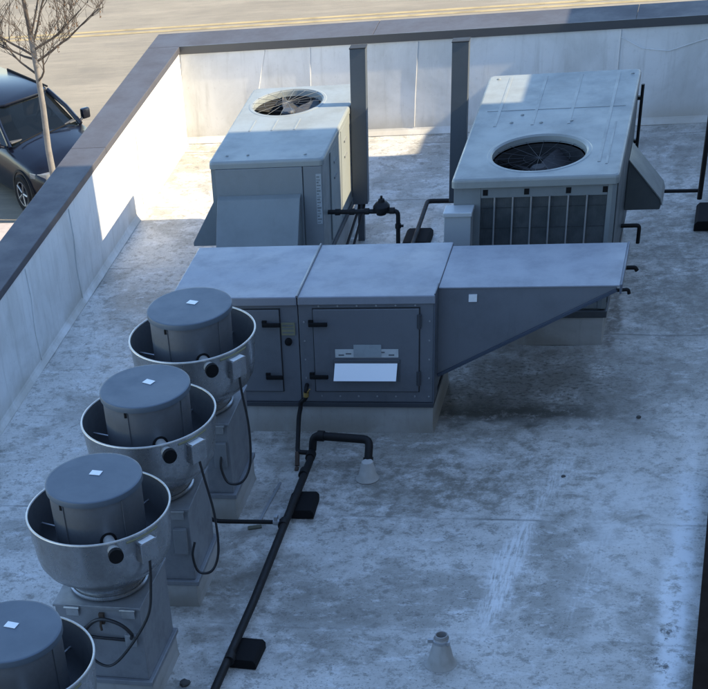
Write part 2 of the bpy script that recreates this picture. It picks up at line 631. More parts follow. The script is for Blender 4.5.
def parapet_left():
    t = thing('parapet_wall', 'white membrane parapet wall along the left edge, half in bright sun, under grey metal coping', 'wall')
    b = MB()
    b.box(-.37, 0, -22.5, .47, G, PH - .07)
    b.build('wall', WALL, t)
    cb = MB()
    for y0, y1 in ((-22.5, -17.6), (-17.596, -14.0), (-13.996, -10.4), (-10.396, -6.9), (-6.896, -3.2), (-3.196, -.002)):
        cb.box(-.40, .012, y0, y1, PH - .075, PH, .006)
    cb.build('coping', COPING, t)
    # loose membrane seams: thin raised welts running down the wall
    s = MB()
    for y in (-2.1, -4.6, -6.05, -8.2, -10.7):
        x = .004
        s.tube([(x, y, 1.0), (x, y + .03, .7), (x, y - .02, .4), (x, y + .02, .06)], .006, 6)
    s.build_each('membrane_seam', WALL, t, True)
    f = MB()
    f.prism([(0.0, .075), (.010, .05), (.042, .008), (.042, .002), (0, .002)], 'y', -22.4, -.09)
    f.build('base_flashing', WALL, t)
    return t


def parapet_back():
    t = thing('parapet_wall', 'grey membrane parapet wall across the back behind both rooftop units', 'wall')
    b = MB()
    b.box(.002, 9.18, 0, .47, G, PH - .07)
    b.build('wall', WALL, t)
    cb = MB()
    for x0, x1 in ((-.40, 2.4), (2.404, 5.4), (5.404, 8.4), (8.404, 9.19)):
        cb.box(x0, x1, .0, .505, PH - .02, PH, .006)
    cb.build('coping', COPING, t)
    fb = MB()
    fb.box(.0, 9.18, -.02, -.002, PH - .085, PH + .002)
    fb.build('fascia', COPDARK, t)
    s = MB()
    for x, k in ((.9, .18), (1.62, .02), (5.25, .0), (2.9, .04)):
        s.tube([(x + k, -.004, 1.0), (x + k * .6, -.004, .72), (x + k * .2, -.004, .4), (x, -.001, .08)], .005, 6)
    s.tube([(5.25, -.004, .93), (5.5, -.004, .80), (5.8, -.004, .76), (6.1, -.004, .84), (6.5, -.004, .93), (7, -.004, .99)], .006, 6)
    s.build_each('membrane_seam', WALL, t, True)
    f = MB()
    f.prism([(0.0, .07), (-.010, .05), (-.045, .008), (-.045, .002), (0, .002)], 'x', .0, 9.18)
    f.build('base_flashing', WALL, t)
    return t


parapet_left()
parapet_back()

t = thing('parapet_wall', 'low dark brown metal edge wall at the lower right of the roof', 'wall')
b = MB()
b.box(6.715, 7.0, -22.4, -8.0, .002, .26)
b.build('wall', BROWN, t)
b = MB()
for y0, y1 in ((-22.4, -15.5), (-15.496, -11.7), (-11.696, -7.98)):
    b.box(6.695, 7.02, y0, y1, .262, .30, .005)
b.build('coping', BROWN, t)

# taller wings of the building, outside the picture: they throw the shade
t = thing('building_wing', 'taller masonry wing rising to the right of the roof, outside the picture', 'building')
k = math.tan(SUN_EL)
XC = 9.2
hA, hB = (XC - 2.31) * k, (XC - 3.03) * k
sh = .045 * (XC - 2.3)
b = MB()
b.box(XC, 19, -60, -3.86 - sh, G, 8.2)
b.build('tall_block', BRICK, t)
b = MB()
b.box(XC, 19, -3.856 - sh, -.66 - sh, G, hA)
b.build('stair_block', BRICK, t)
b = MB()
b.box(XC, 19, -.656 - sh, 3.0, G, hB)
b.build('end_block', BRICK, t)
t = thing('building_wing', 'unseen wing added behind the viewpoint to cut sky light', 'building')
b = MB()
b.box(-1, 9.19, -40, -22.52, G, 6.4)  # unseen block added to cut sky light on faces turned this way
b.build('wall', BRICK, t)


# ------------------------------------------------------------------ makeup air unit
def curb(x0, x1, y0, y1, h, label):
    b = MB()
    b.prism([(x0 - .012, 0.0), (x1 + .012, 0.0), (x1, .06), (x1, h), (x0, h), (x0, .06)], 'y', y0, y1)
    o = b.build('roof_curb', CURB)
    return tag(o, label, 'roof curb')


AX0, AXS, AX1, AY0, AY1, AZC, AZ1 = 1.918, 3.063, 4.261, -7.356, -6.309, .305, 1.269
curb(AX0 + .05, AX1 + .0, AY0 + .03, AY1 - .05, AZC - .042, 'long pale membrane covered curb under the makeup air unit')
u = thing('makeup_air_unit', 'long grey makeup air unit with two door sections and slanted intake hood', 'air handler')
b = MB()
b.box(AX0, AXS - .004, AY0 + .012, AY1, AZC, AZ1 - .05, .004)
b.build('cabinet', AHU, u)
b = MB()
b.box(AXS + .004, AX1, AY0 + .012, AY1, AZC, AZ1 - .05, .004)
b.build('cabinet', AHU, u)
b = MB()
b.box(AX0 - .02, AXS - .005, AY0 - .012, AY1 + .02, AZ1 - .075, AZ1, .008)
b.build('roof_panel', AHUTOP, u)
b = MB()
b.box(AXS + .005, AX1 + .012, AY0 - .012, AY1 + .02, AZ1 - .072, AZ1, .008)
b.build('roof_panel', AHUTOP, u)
b = MB()
b.tube([(AXS, AY0 - .014, AZ1 + .004), (AXS, AY1 + .02, AZ1 + .004)], .011, 8)
b.build('roof_seam', AHU, u)
b = MB()
b.box(AX0 - .01, AX1 + .01, AY0 - .006, AY1 + .01, AZC - .042, AZC - .001, .004)
b.build('base_rail', painted('rail_paint', (.05, .055, .065), .45, .1, .3), u)


def door(x0, x1, z0, z1, hinge_left):
    b = MB()
    b.box(x0 - .008, x1 + .008, AY0 + .006, AY0 + .011, z0 - .008, z1 + .008)
    ga = b.build('door_gasket', DARK, u)
    b = MB()
    b.box(x0, x1, AY0 - .006, AY0 + .008, z0, z1, .004)
    d = b.build('access_door', AHU, u)
    return d


def handle(parent, x0, x1, z):
    b = MB()
    b.box(x0 - .01, x0 + .035, AY0 - .018, AY0 - .004, z - .03, z + .03, .004)
    b.box(x0, x1, AY0 - .052, AY0 - .028, z - .017, z + .017, .006)
    b.box(x0 + .0, x0 + .03, AY0 - .04, AY0 - .012, z - .014, z + .014)
    return b.build('handle', BLACK, parent)


d1 = door(2.02, 2.893, .41, 1.155, True)
handle(d1, 2.744, 2.912, 1.036)
handle(d1, 2.75, 2.908, .556)
d2 = door(3.20, 4.135, .412, 1.155, False)
handle(d2, 3.165, 3.333, 1.037)
handle(d2, 3.158, 3.325, .561)
for z in (1.045, .536):
    b = MB()
    b.box(4.118, 4.156, AY0 - .016, AY0 + .004, z - .06, z + .06, .004)
    b.tube([(4.137, AY0 - .018, z - .062), (4.137, AY0 - .018, z + .062)], .010, 8)
    b.build('hinge', painted('hinge_dark', (.07, .075, .085), .4, .3, .2), d2)
b = MB()
b.box(3.39, 3.956, AY0 - .010, AY0 - .0062, .728, .802)
pl = b.build('nameplate', LABEL, d2)
b = MB()
for q in range(7):
    xx = 3.41 + q * .075 + (.0 if q % 2 else .01)
    b.box(xx, xx + .05, AY0 - .012, AY0 - .0102, .745 + .012 * (q % 3), .757 + .012 * (q % 3))
b.build_each('print_line', PRINT, pl)
b = MB()
b.box(3.557, 3.805, AY0 - .014, AY0 - .0104, .735, .845)
b.build('label', painted('label_blue_grey', (.30, .34, .36), .5, 0, .4, 12), pl)
b = MB()
b.box(3.37, 3.972, AY0 - .020, AY0 - .0062, .678, .708, .003)
b.box(3.37, 3.384, AY0 - .012, AY0 - .0062, .508, .677)
b.box(3.951, 3.972, AY0 - .012, AY0 - .0062, .508, .677)
b.build_each('plate_frame', painted('plate_frame', (.10, .11, .125), .4, .2, .2), d2)
b = MB()
mt = Matrix.Translation((0, AY0 - .008, .688)) @ Matrix.Rotation(R(-34), 4, 'X')  # tilted up to catch sky light and look like a reflection
b.box(3.386, 3.949, -.004, .0, -.162, 0, .0, mt)
b.build('reflection_plate', PLATE, d2)
b = MB()
b.box(2.906, 3.03, AY0 + .002, AY0 + .0118, .926, 1.036)
wl = b.build('warning_label', painted('label_ochre', (.20, .195, .12), .55, 0, .5, 14), u)
b = MB()
for zz in (.95, .985, 1.012):
    b.box(2.915, 3.02, AY0 + .0005, AY0 + .0018, zz - .006, zz + .006)
b.build_each('print_line', PRINT, wl)
b = MB()
b.lathe([(.0, 0), (.028, 0), (.034, .004), (.034, .018), (.022, .024), (.0, .024)], n=20)
o = b.build('port', BLACK, u, True)
o.rotation_euler = (R(90), 0, 0)
o.location = (2.965, AY0 + .014, .866)
b = MB()
b.pipe([(3.118, AY0 + .0, .47), (3.118, AY0 - .05, .455), (3.112, AY0 - .05, .36), (3.06, AY0 - .045, .33), (3.055, AY0 - .045, .26)], .020, .03)
o = b.build('gas_fitting', PIPE, u, True)
b = MB()
b.tube([(3.118, AY0 - .05, .425), (3.115, AY0 - .05, .385)], .026, 10)
b.tube([(3.118, AY0 - .05, .41), (3.16, AY0 - .085, .47)], .007, 6)
b.build('valve', BRASS, o, True)
b = MB()
for xx in (1.96, 3.10, 4.22):
    for zz in (.35, .6, .9, 1.17):
        b.lathe([(.0, .006), (.007, .005), (.008, 0)], (0, 0, 0), 8)
b.bm.free()
for xx, zz in [(AX1 - .035, .36 + .17 * i) for i in range(6)] + [(AXS + .05, .36 + .17 * i) for i in range(6)] + [(3.25 + .17 * i, 1.178) for i in range(6)] + [(3.25 + .17 * i, .36) for i in range(6)]:
    b = MB()
    mt = Matrix.Translation((xx, AY0 + .012, zz)) @ Matrix.Rotation(R(90), 4, 'X')
    b.lathe([(.009, 0), (.008, .005), (.0, .007)], n=8)
    for v in b.bm.verts:
        v.co = mt @ v.co
    b.build('screw', STEEL, u)
# intake hood: triangular in profile, open mouth on the slanted underside
HX0, HX1, HY0, HY1, HZ1, HZB = AX1 + .014, 5.775, -7.18, -6.36, 1.259, .484
b = MB()
th = .012
for y0, y1 in ((HY0, HY0 + th), (HY1 - th, HY1)):
    b.prism([(HX0, HZB), (HX1 - .02, HZ1 - .035), (HX1 - .02, HZ1 - .012), (HX0, HZ1 - .012)], 'y', y0, y1)
b.box(HX1 - .032, HX1 - .02, HY0 + .001, HY1 - .001, HZ1 - .05, HZ1 - .012)
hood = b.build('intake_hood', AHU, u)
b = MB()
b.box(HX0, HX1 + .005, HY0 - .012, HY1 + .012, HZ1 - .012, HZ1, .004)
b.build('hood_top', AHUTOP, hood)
b = MB()
L = Vector((HX1 - .02 - HX0, 0, HZ1 - .035 - HZB))
ang = math.atan2(L.z, L.x)
mt = Matrix.Translation((HX0, 0, HZB)) @ Matrix.Rotation(-ang, 4, 'Y')
b.box(0, L.length, HY0 - .014, HY0 + .03, -.022, .006, .003, mt)
b.box(0, L.length, HY1 - .03, HY1 + .014, -.022, .006, .003, mt)
b.build_each('hood_flange', painted('flange_dark', (.055, .07, .10), .4, .2, .2), hood)
b = MB()
b.box(.02, L.length - .02, HY0 + .031, HY1 - .031, .004, .03, 0, mt)
b.build('hood_filter', COIL, hood)
b = MB()
b.box(HX1 + .006, HX1 + .024, HY0 - .01, HY1 + .02, HZ1 - .075, HZ1 + .004, .003)
b.build('drip_edge', painted('drip_edge', (.10, .115, .15), .4, .2, .2), hood)
b = MB()
b.box(4.535, 4.605, HY0 - .0155, HY0 - .001, 1.135, 1.195)
st = b.build('sticker', WHITE, hood)
b = MB()
b.box(AX1 + .002, AX1 + .013, AY0 - .004, HY0 + .03, AZC, AZ1 + .012, .002)
b.build('end_flange', painted('end_flange', (.10, .115, .14), .4, .2, .2), u)


# ------------------------------------------------------------------ rooftop units
def top_with_hole(x0, x1, y0, y1, z, lip, cx, cy, r, t=.012, drop=.0):
    """sheet-metal lid with a round fan opening, rounded corners and turned-down lip"""
    b = MB()
    n = 96
    rc = .045

    def edge(a):
        dx, dy = math.cos(a), math.sin(a)
        ts = []
        if dx > 1e-9: ts.append((x1 - cx) / dx)
        if dx < -1e-9: ts.append((x0 - cx) / dx)
        if dy > 1e-9: ts.append((y1 - cy) / dy)
        if dy < -1e-9: ts.append((y0 - cy) / dy)
        k = min(ts)
        px, py = cx + dx * k, cy + dy * k
        # round the corners
        qx = min(max(px, x0 + rc), x1 - rc)
        qy = min(max(py, y0 + rc), y1 - rc)
        d = math.hypot(px - qx, py - qy)
        if d > rc and (px != qx and py != qy):
            px, py = qx + (px - qx) * rc / d, qy + (py - qy) * rc / d
        return px, py
    angs = sorted([2 * math.pi * i / n for i in range(n)] +
                  [math.atan2(yy - cy, xx - cx) % (2 * math.pi) + e for xx in (x0, x1) for yy in (y0, y1) for e in (-.02, -.01, .0007, .01, .02)])
    rings = []
    prof = [('c', r - .02, z - .06), ('c', r - .015, z - .01), ('c', r, z + .004), ('c', r + .025, z + .004), ('c', r + .035, z)]
    for kind, rr, zz in prof:
        rings.append([b.bm.verts.new((cx + rr * math.cos(a), cy + rr * math.sin(a), zz)) for a in angs])
    for k, (ins, zz) in enumerate(((.022, z), (.006, z - .008), (0, z - .022), (0, z - lip))):
        ring = []
        for a in angs:
            px, py = edge(a)
            d = Vector((px - (x0 + x1) / 2, py - (y0 + y1) / 2))
            sx = 1 - ins / ((x1 - x0) / 2)
            sy = 1 - ins / ((y1 - y0) / 2)
            ring.append(b.bm.verts.new(((x0 + x1) / 2 + d.x * sx, (y0 + y1) / 2 + d.y * sy, zz)))
        rings.append(ring)
    for a, c in zip(rings, rings[1:]):
        for i in range(len(angs)):
            j = (i + 1) % len(angs)
            b.bm.faces.new((a[i], a[j], c[j], c[i]))
    return b


def fan_assembly(parent, cx, cy, z, r, blades, pitch=24, rot=0., sh_mat=None, guard=None, bmat=None):
    b = MB()
    b.lathe([(r - .015, -.02), (r - .018, -.26), (r + .02, -.30)], (cx, cy, z), 64)
    b.build('fan_shroud', sh_mat or DARK, parent, True)
    b = MB()
    b.lathe([(0, -.07), (.06, -.07), (.075, -.085), (.075, -.2), (0, -.2)], (cx, cy, z), 24)
    f = b.build('fan', bmat or BLADE, parent, True)
    b = MB()
    for k in range(blades):
        a0 = rot + 2 * math.pi * k / blades
        M4 = Matrix.Translation((cx, cy, z - .13)) @ Matrix.Rotation(a0, 4, 'Z') @ Matrix.Rotation(R(pitch), 4, 'X')
        ps = []
        for rr, w0, w1 in ((.06, -.05, .06), (.15, -.085, .10), (.27, -.11, .13), (r - .035, -.10, .15)):
            ps.append([M4 @ Vector((rr, w, .05 * (w / .1) ** 2 * .2)) for w in (w0, w0 * .3, w1 * .4, w1)])
        vs = [[b.bm.verts.new(p) for p in row] for row in ps]
        for i in range(3):
            for j in range(3):
                b.bm.faces.new((vs[i][j], vs[i + 1][j], vs[i + 1][j + 1], vs[i][j + 1]))
    b.build_each('blade', bmat or BLADE, f)
    b = MB()
    b.lathe([(0, .0), (.085, .0), (.085, -.14), (0, -.14)], (cx, cy, z - .22), 24)
    for a in (.5, .5 + 2.094, .5 + 4.189):
        b.tube([(cx + .06 * math.cos(a), cy + .06 * math.sin(a), z - .25), (cx + r * math.cos(a), cy + r * math.sin(a), z - .25)], .012, 8)
    b.build('fan_motor', STEEL, parent, True)

    b = MB()
    for q in (2, 4, 6):
        rr = (r - .01) * q / 6
        b.tube([(cx + rr * math.cos(2 * math.pi * i / 48), cy + rr * math.sin(2 * math.pi * i / 48), z + .002) for i in range(48)], .001, 4, True)
    for q in range(8):
        a = q * math.pi / 8
        b.tube([(cx - r * math.cos(a), cy - r * math.sin(a), z + .004), (cx + r * math.cos(a), cy + r * math.sin(a), z + .004)], .0018, 4)
    b.build('fan_guard', guard, parent, True)


def shell(b, x0, x1, y0, y1, z0, z1, t=.02):
    b.box(x0, x1, y0, y0 + t, z0, z1)
    b.box(x0, x1, y1 - t, y1, z0, z1)
    b.box(x0, x0 + t, y0 + t + .001, y1 - t - .001, z0, z1)
    b.box(x1 - t, x1, y0 + t + .001, y1 - t - .001, z0, z1)
    b.box(x0 + t + .001, x1 - t - .001, y0 + t + .001, y1 - t - .001, z0, z0 + t)


# ---- far left unit
LX0, LX1, LY0, LY1, LZ1 = 1.516, 2.71, -4.43, -2.35, 1.34
curb(1.60, 2.68, -4.47, -2.52, .342, 'membrane curb under the smaller rooftop unit by the sunlit corner')
ru = thing('rooftop_unit', 'smaller grey rooftop unit in the sunlit corner, its far half in sunlight', 'hvac unit')
b = MB()
shell(b, LX0 + .02, LX1 - .02, LY0 + .02, LY1 - .02, .36, LZ1 - .04)
b.build('cabinet', UNIT, ru)
b = MB()
b.box(LX0, LX1, LY0, LY1, .302, .358, .006)
b.build('base_rail', painted('rail_dark', (.06, .065, .07), .5), ru)
FC = (2.0, -2.83)
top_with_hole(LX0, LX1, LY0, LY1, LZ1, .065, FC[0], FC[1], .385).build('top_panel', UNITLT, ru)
fan_assembly(ru, FC[0], FC[1], LZ1, .385, 5, 24, .35, None, painted('guard_wire', (.14, .145, .145), .4, .3, .2))
b = MB()
for xx in (1.76, 2.0, 2.24):
    b.box(xx - .010, xx + .010, -3.62, -3.32, LZ1 - .001, LZ1 + .004, .002)
for xx, yy in ((1.68, -4.27), (1.9, -4.27), (2.5, -4.3)):
    b.lathe([(.016, 0), (.016, .006), (.008, .010), (0, .010)], (xx, yy, LZ1 - .001), 10)
b.build_each('top_rib', UNITLT, ru)
b = MB()
b.box(1.585, 2.49, LY0 - .004, LY0 + .018, .40, 1.27, .003)
b.build('front_panel', painted('front_panel_paint', (.19, .21, .22), .4, 0, .25), ru)
b = MB()
b.box(2.50, 2.69, LY0 + .0, LY0 + .019, .38, 1.27, .003)
b.build('corner_panel', painted('corner_panel_paint', (.17, .185, .195), .4, 0, .3), ru)
# front hood
b = MB()
b.prism([(LY0 - .005, 1.02), (LY0 - .06, .995), (LY0 - .33, .46), (LY0 - .30, .45), (LY0 - .005, .47)], 'x', 1.60, 2.47, .006)
b.build('economizer_hood', UNIT, ru)
# hood on the left side
b = MB()
b.prism([(LX0 + .015, .96), (LX0 - .30, .47), (LX0 - .30, .43), (LX0 + .015, .43)], 'y', -4.20, -3.45, .006)
b.build('side_hood', UNIT, ru)
b = MB()
b.box(2.628, 2.684, LY0 - .006, LY0 - .001, .72, 1.20)
lab = b.build('data_label', painted('faded_label', (.30, .33, .345), .5, 0, .6, 20), ru)
b = MB()
for q in range(17):
    wq = (.030, .042, .022, .038)[q % 4]
    b.box(2.634, 2.634 + wq, LY0 - .0078, LY0 - .0062, .735 + q * .027, .742 + q * .027 + .004 * (q % 3))
b.build_each('print_line', PRINT, lab)
b = MB()
for yy in (-4.05, -3.5, -2.95):
    b.box(LX1 - .0195, LX1 - .006, yy + .01, yy + .53, .40, 1.26, .004)
b.build_each('side_panel', UNITLT, ru)
b = MB()
for yy in (-3.9, -3.35, -2.8):
    for zz in (.95, 1.1):
        b.box(LX1 - .006, LX1 + .004, yy, yy + .12, zz, zz + .02)
b.build_each('panel_louver', painted('louver', (.22, .23, .23), .4), ru)

s1 = .99408
ru.scale = (s1, s1, s1)
ru.location = cam.matrix_world.translation * (1 - s1)

# ---- right unit
BX0, BX1, BY0, BY1, BZ1 = 4.145, 5.628, -5.616, -2.957, 1.538
curb(BX0 + .05, BX1 - .03, BY0 + .02, BY1 - .06, .262, 'membrane curb under the large right hand rooftop unit')
rb = thing('rooftop_unit', 'large grey rooftop unit on the right with dark open fan and barred coil front', 'hvac unit')
b = MB()
shell(b, BX0 + .02, BX1 - .02, BY0 + .05, BY1 - .02, .33, BZ1 - .05)
b.build('cabinet', UNIT, rb)
b = MB()
b.box(BX0, BX1, BY0 + .01, BY1, .264, .328, .006)
b.build('base_rail', painted('rail_dark2', (.06, .065, .07), .5), rb)
F2 = (4.865, -5.03)
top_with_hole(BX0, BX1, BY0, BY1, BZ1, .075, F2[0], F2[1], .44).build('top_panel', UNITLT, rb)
fan_assembly(rb, F2[0], F2[1], BZ1 - .05, .425, 4, 22, .9, None, painted('guard_wire_shaded', (.03, .03, .034), .6, .1, .2), plain('shaded_blade', (.022, .02, .022), .6))  # blades and guard coloured darker to draw the recess in shade
b = MB()
for xx in (4.37, 4.72, 5.06, 5.42):
    b.box(xx - .014, xx + .014, -4.35 if xx < 5.3 else -5.3, -3.05, BZ1 - .001, BZ1 + .0035, .0015)
b.box(5.48, 5.50, -5.35, -4.35, BZ1 - .001, BZ1 + .0035, .0015)
for yy in (-3.95,):
    b.box(4.25, 5.55, yy - .006, yy + .006, BZ1 - .001, BZ1 + .003)
for xx, yy in ((4.52, -4.27), (4.8, -4.3), (5.08, -4.28), (5.55, -3.1), (4.25, -3.08), (4.6, -4.08)):
    b.lathe([(.018, 0), (.018, .006), (.009, .011), (0, .011)], (xx, yy, BZ1 - .001), 10)
b.build_each('top_rib', UNITLT, rb)
yF = BY0 + .048
b = MB()
b.box(BX0 + .022, 4.412, yF - .012, yF, .35, 1.45, .004)
b.build('front_panel', UNIT, rb)
b = MB()
b.prism([(5.535, yF - .02), (5.575, yF - .034), (5.612, yF - .02), (5.612, yF), (5.535, yF)], 'z', .35, 1.455)
b.build('corner_post', UNIT, rb)
b = MB()
b.box(4.415, 5.533, yF - .004, yF + .001, .35, 1.36)
b.build('condenser_coil', COIL, rb)
b = MB()
b.box(4.414, 5.534, yF - .016, yF - .004, 1.362, 1.455, .003)
b.box(4.414, 5.534, yF - .014, yF - .004, .345, .40, .003)
hd = b.build_each('coil_header', UNIT, rb)[0]
b = MB()
for xx in (4.43, 4.80, 5.17, 5.49):
    b.box(xx, xx + .045, yF - .019, yF - .0165, 1.385, 1.435)
b.build_each('header_slot', BLACK, hd)
for i in range(6):
    xx = 4.54 + i * .164
    b = MB()
    b.tube([(xx, yF - .022, .40), (xx, yF - .022, 1.37)], .0085, 8)
    b.build('coil_bar', STEEL, rb, True)
b = MB()
for i in range(5):
    b.box(4.416, 5.532, yF - .0085, yF - .005, .55 + i * .18, .553 + i * .18)
b.build_each('coil_seam', painted('coilseam', (.03, .034, .036), .5), rb)
# right side panels, conduit and hood
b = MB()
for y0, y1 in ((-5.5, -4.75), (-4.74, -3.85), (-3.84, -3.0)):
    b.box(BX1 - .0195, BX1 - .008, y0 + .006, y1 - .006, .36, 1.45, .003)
b.build_each('side_panel', painted("side_panel_dark", (.070, .085, .095), .45, 0, .3), rb)  # right side panels coloured darker than the rest of the cabinet
b = MB()
b.tube([(BX1 + .03, -3.05, .75), (BX1 + .03, -3.05, 1.42)], .016, 8)
for zz in (.9, 1.3):
    b.box(BX1 - .012, BX1 + .03, -3.07, -3.03, zz - .015, zz + .015)
b.build('conduit', PIPE, rb, True)
b = MB()
b.prism([(BX1 - .006, .965), (BX1 + .325, .60), (BX1 + .345, .545), (BX1 + .335, .50), (BX1 - .006, .50)], 'y', -3.74, -3.32, .006)
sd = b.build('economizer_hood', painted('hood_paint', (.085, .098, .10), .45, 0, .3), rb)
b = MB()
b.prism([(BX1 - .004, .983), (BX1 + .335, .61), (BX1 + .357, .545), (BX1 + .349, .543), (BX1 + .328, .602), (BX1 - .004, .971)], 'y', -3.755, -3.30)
b.build('hood_top', painted('hood_top_lit', (.19, .205, .20), .5, 0, .3), sd)  # hood top coloured lighter, as a face lit from above
b = MB()
b.pipe([(BX1 - .01, -4.11, .50), (BX1 + .17, -4.11, .50), (BX1 + .17, -4.11, .33)], .019, .03)
b.pipe([(BX1 - .01, -5.07, .50), (BX1 + .20, -5.07, .50), (BX1 + .22, -5.07, .47)], .019, .02)
b.pipe([(BX1 - .01, -5.45, .45), (BX1 + .17, -5.45, .46), (BX1 + .18, -5.45, .42)], .016, .02)
b.build_each('condensate_trap', PIPE, rb, True)
# electrical disconnect box in front
b = MB()
b.box(4.105, 4.35, -5.75, yF - .013, .95, 1.27, .006)
bx = b.build('disconnect_box', painted('box_paint', (.36, .39, .41), .4, .1, .2), rb)
b = MB()
b.box(4.095, 4.36, -5.765, yF - .013, 1.272, 1.31, .006)
b.build('lid', painted('box_lid', (.45, .48, .50), .4, .1, .2), bx)
b = MB()
b.tube([(4.23, -5.66, .95), (4.23, -5.66, .35)], .02, 8)
b.build('conduit', PIPE, bx, True)


# ------------------------------------------------------------------ sheet-metal posts
def post(x0, x1, y, z0, z1, label):
    t = thing('metal_post', label, 'post', ((x0 + x1) / 2, y, 0), 0, 'tall metal posts beside the rooftop units')
    h = (x1 - x0) / 2
    b = MB()
    b.box(-h, h, 0, .10, z0, z1, .004)
    b.build('column', POSTM, t)
    b = MB()
    b.box(-h - .004, h + .004, -.006, .106, z1 + .001, z1 + .012, .002)
    b.build('cap', painted('post_cap', (.02, .022, .025), .6), t)  # cap coloured dark in place of shade on its sunlit top
    for dx, dy in ((-.02, -1.15), (.035, -.62)):
        b = MB()
        b.pipe([(dx, .05, z0 + .06), (dx, .04, z0 - .04), (dx - .05, dy, .05), (dx - .05, dy - .05, .004)], .014, .05)
        b.build('brace', PIPE, t, True)
    b = MB()
    b.box(-.035, .035, .03, .09, .004, z0 + .01, .003)
    b.build('foot', POSTM, t)
    return t


post(2.742, 2.905, -3.14, .40, 1.90, 'dark metal post beside the smaller rooftop unit')
post(3.788, 3.955, -3.2, .42, 1.925, 'dark metal post between the two rooftop units, nearer the large right one')

# ------------------------------------------------------------------ gas piping
t = thing('gas_pipe', 'black gas pipe with domed regulator leaving the smaller rooftop unit', 'pipe', (2.71, -4.29, 0))
b = MB()
b.pipe([(-.03, 0, .777), (.72, .01, .765), (.72, .01, .05), (.72, -1.2, .05)], .022, .045)
b.build('pipe', PIPE, t, True)
b = MB()
b.lathe([(0, -.05), (.05, -.045), (.055, -.01), (.085, .0), (.085, .035), (.06, .065), (.035, .075), (.03, .10), (.012, .105), (.012, .13), (0, .13)], (.55, .01, .785), 24)
b.build('regulator', PIPE, t, True)
b = MB()
for xx in (.1, .25, .4, .66):
    b.tube([(xx - .025, .005, .772), (xx + .025, .005, .772)], .031, 10)
b.tube([(.72, .01, .60), (.72, .01, .64)], .031, 10)
b.box(.74, .775, -.0, .02, .61, .63)
b.build_each('coupling', PIPE, t, True)

t = thing('gas_pipe', 'black pipe bent at a right angle on the roof left of the large unit', 'pipe', (3.45, -2.4, 0))
b = MB()
b.pipe([(.76, -.02, .13), (-.01, .0, .13), (.01, -1.3, .13), (.01, -3.3, .13)], .024, .05)
b.build('pipe', PIPE, t, True)


def block(x0, x1, y0, y1, h, rz, label):
    t = thing('pipe_support', label, 'pipe support', ((x0 + x1) / 2, (y0 + y1) / 2, 0), rz, 'black rubber pipe supports')
    hx, hy = (x1 - x0) / 2, (y1 - y0) / 2
    b = MB()
    b.prism([(-hx, .004), (hx, .004), (hx, h * .7), (hx * .8, h), (-hx * .8, h), (-hx, h * .7)], 'y', -hy, hy, .005)
    b.build('block', BLACK, t)
    return t


block(3.31, 3.60, -3.37, -3.0, .085, 0, 'black pipe support block between the two rooftop units')
block(3.21, 3.46, -8.85, -8.53, .085, R(2), 'black pipe support block near the makeup air unit, under the end of the long pipe')
block(3.235, 3.47, -11.06, -10.76, .085, R(-3), 'black pipe support block under the long pipe at the bottom of the photo')
block(6.315, 6.60, -3.05, -2.56, .10, 0, 'black pipe support block at the right edge of the photo, under the vertical pipe')

t = thing('gas_pipe', 'long black pipe running over the roof beside the fans to the makeup air unit', 'pipe', (3.26, -9.5, 0))
b = MB()
b.pipe([(-.02, -6.5, .125), (-.01, -2.0, .125), (.02, -.8, .13), (.02, 1.42, .125), (.0, 1.58, .125)], .034, .05)
b.build('main_pipe', PIPE, t, True)
b = MB()
for yy in (-1.6, .36, 1.2, 1.5):
    b.tube([(.01, yy - .04, .127), (.01, yy + .04, .127)], .044, 12)
b.build_each('coupling', PIPE, t, True)
b = MB()
b.pipe([(.0, .385, .125), (-.58, .37, .125), (-.85, .36, .22)], .018, .04)
b.build('branch_pipe', PIPE, t, True)
b = MB()
b.tube([(-.03, .385, .127), (-.085, .385, .127)], .028, 10)
b.box(-.075, -.045, .36, .41, .15, .185)
b.build('valve', STEEL, t, True)
b = MB()
b.pipe([(-.20, 2.09, .285), (-.195, 1.98, .25), (-.13, 1.58, .12), (.0, 1.56, .125)], .021, .04)
b.build('riser', PIPE, t, True)
b = MB()
b.pipe([(-.13, 1.58, .12), (-.12, 1.50, .03)], .021, .02)
b.tube([(-.12, 1.49, .02), (-.12, 1.46, .0)], .019, 8)
b.build('drip_leg', RUST, t, True)

t = thing('drain_pipe', 'black bent pipe rising from the long pipe and dropping into a grey cone', 'pipe', (3.27, -7.95, 0))
b = MB()
b.pipe([(.0, .03, .14), (.01, .05, .27), (.53, -.01, .27), (.535, -.13, .12)], .036, .06)
b.build('pipe', PIPE, t, True)
b = MB()
b.tube([(.535, -.115, .16), (.537, -.14, .105)], .045, 12)
b.tube([(.05, .047, .27), (.11, .04, .27)], .046, 12)
b.build_each('coupling', PIPE, t, True)
b = MB()
b.lathe([(.105, .003), (.10, .01), (.082, .03), (.05, .16), (.042, .165)], (3.81, -8.14, 0), 28, False, True)
tag(b.build('pipe_boot', CONE, smooth=True), 'pale grey cone boot where the bent pipe enters the roof', 'pipe boot')

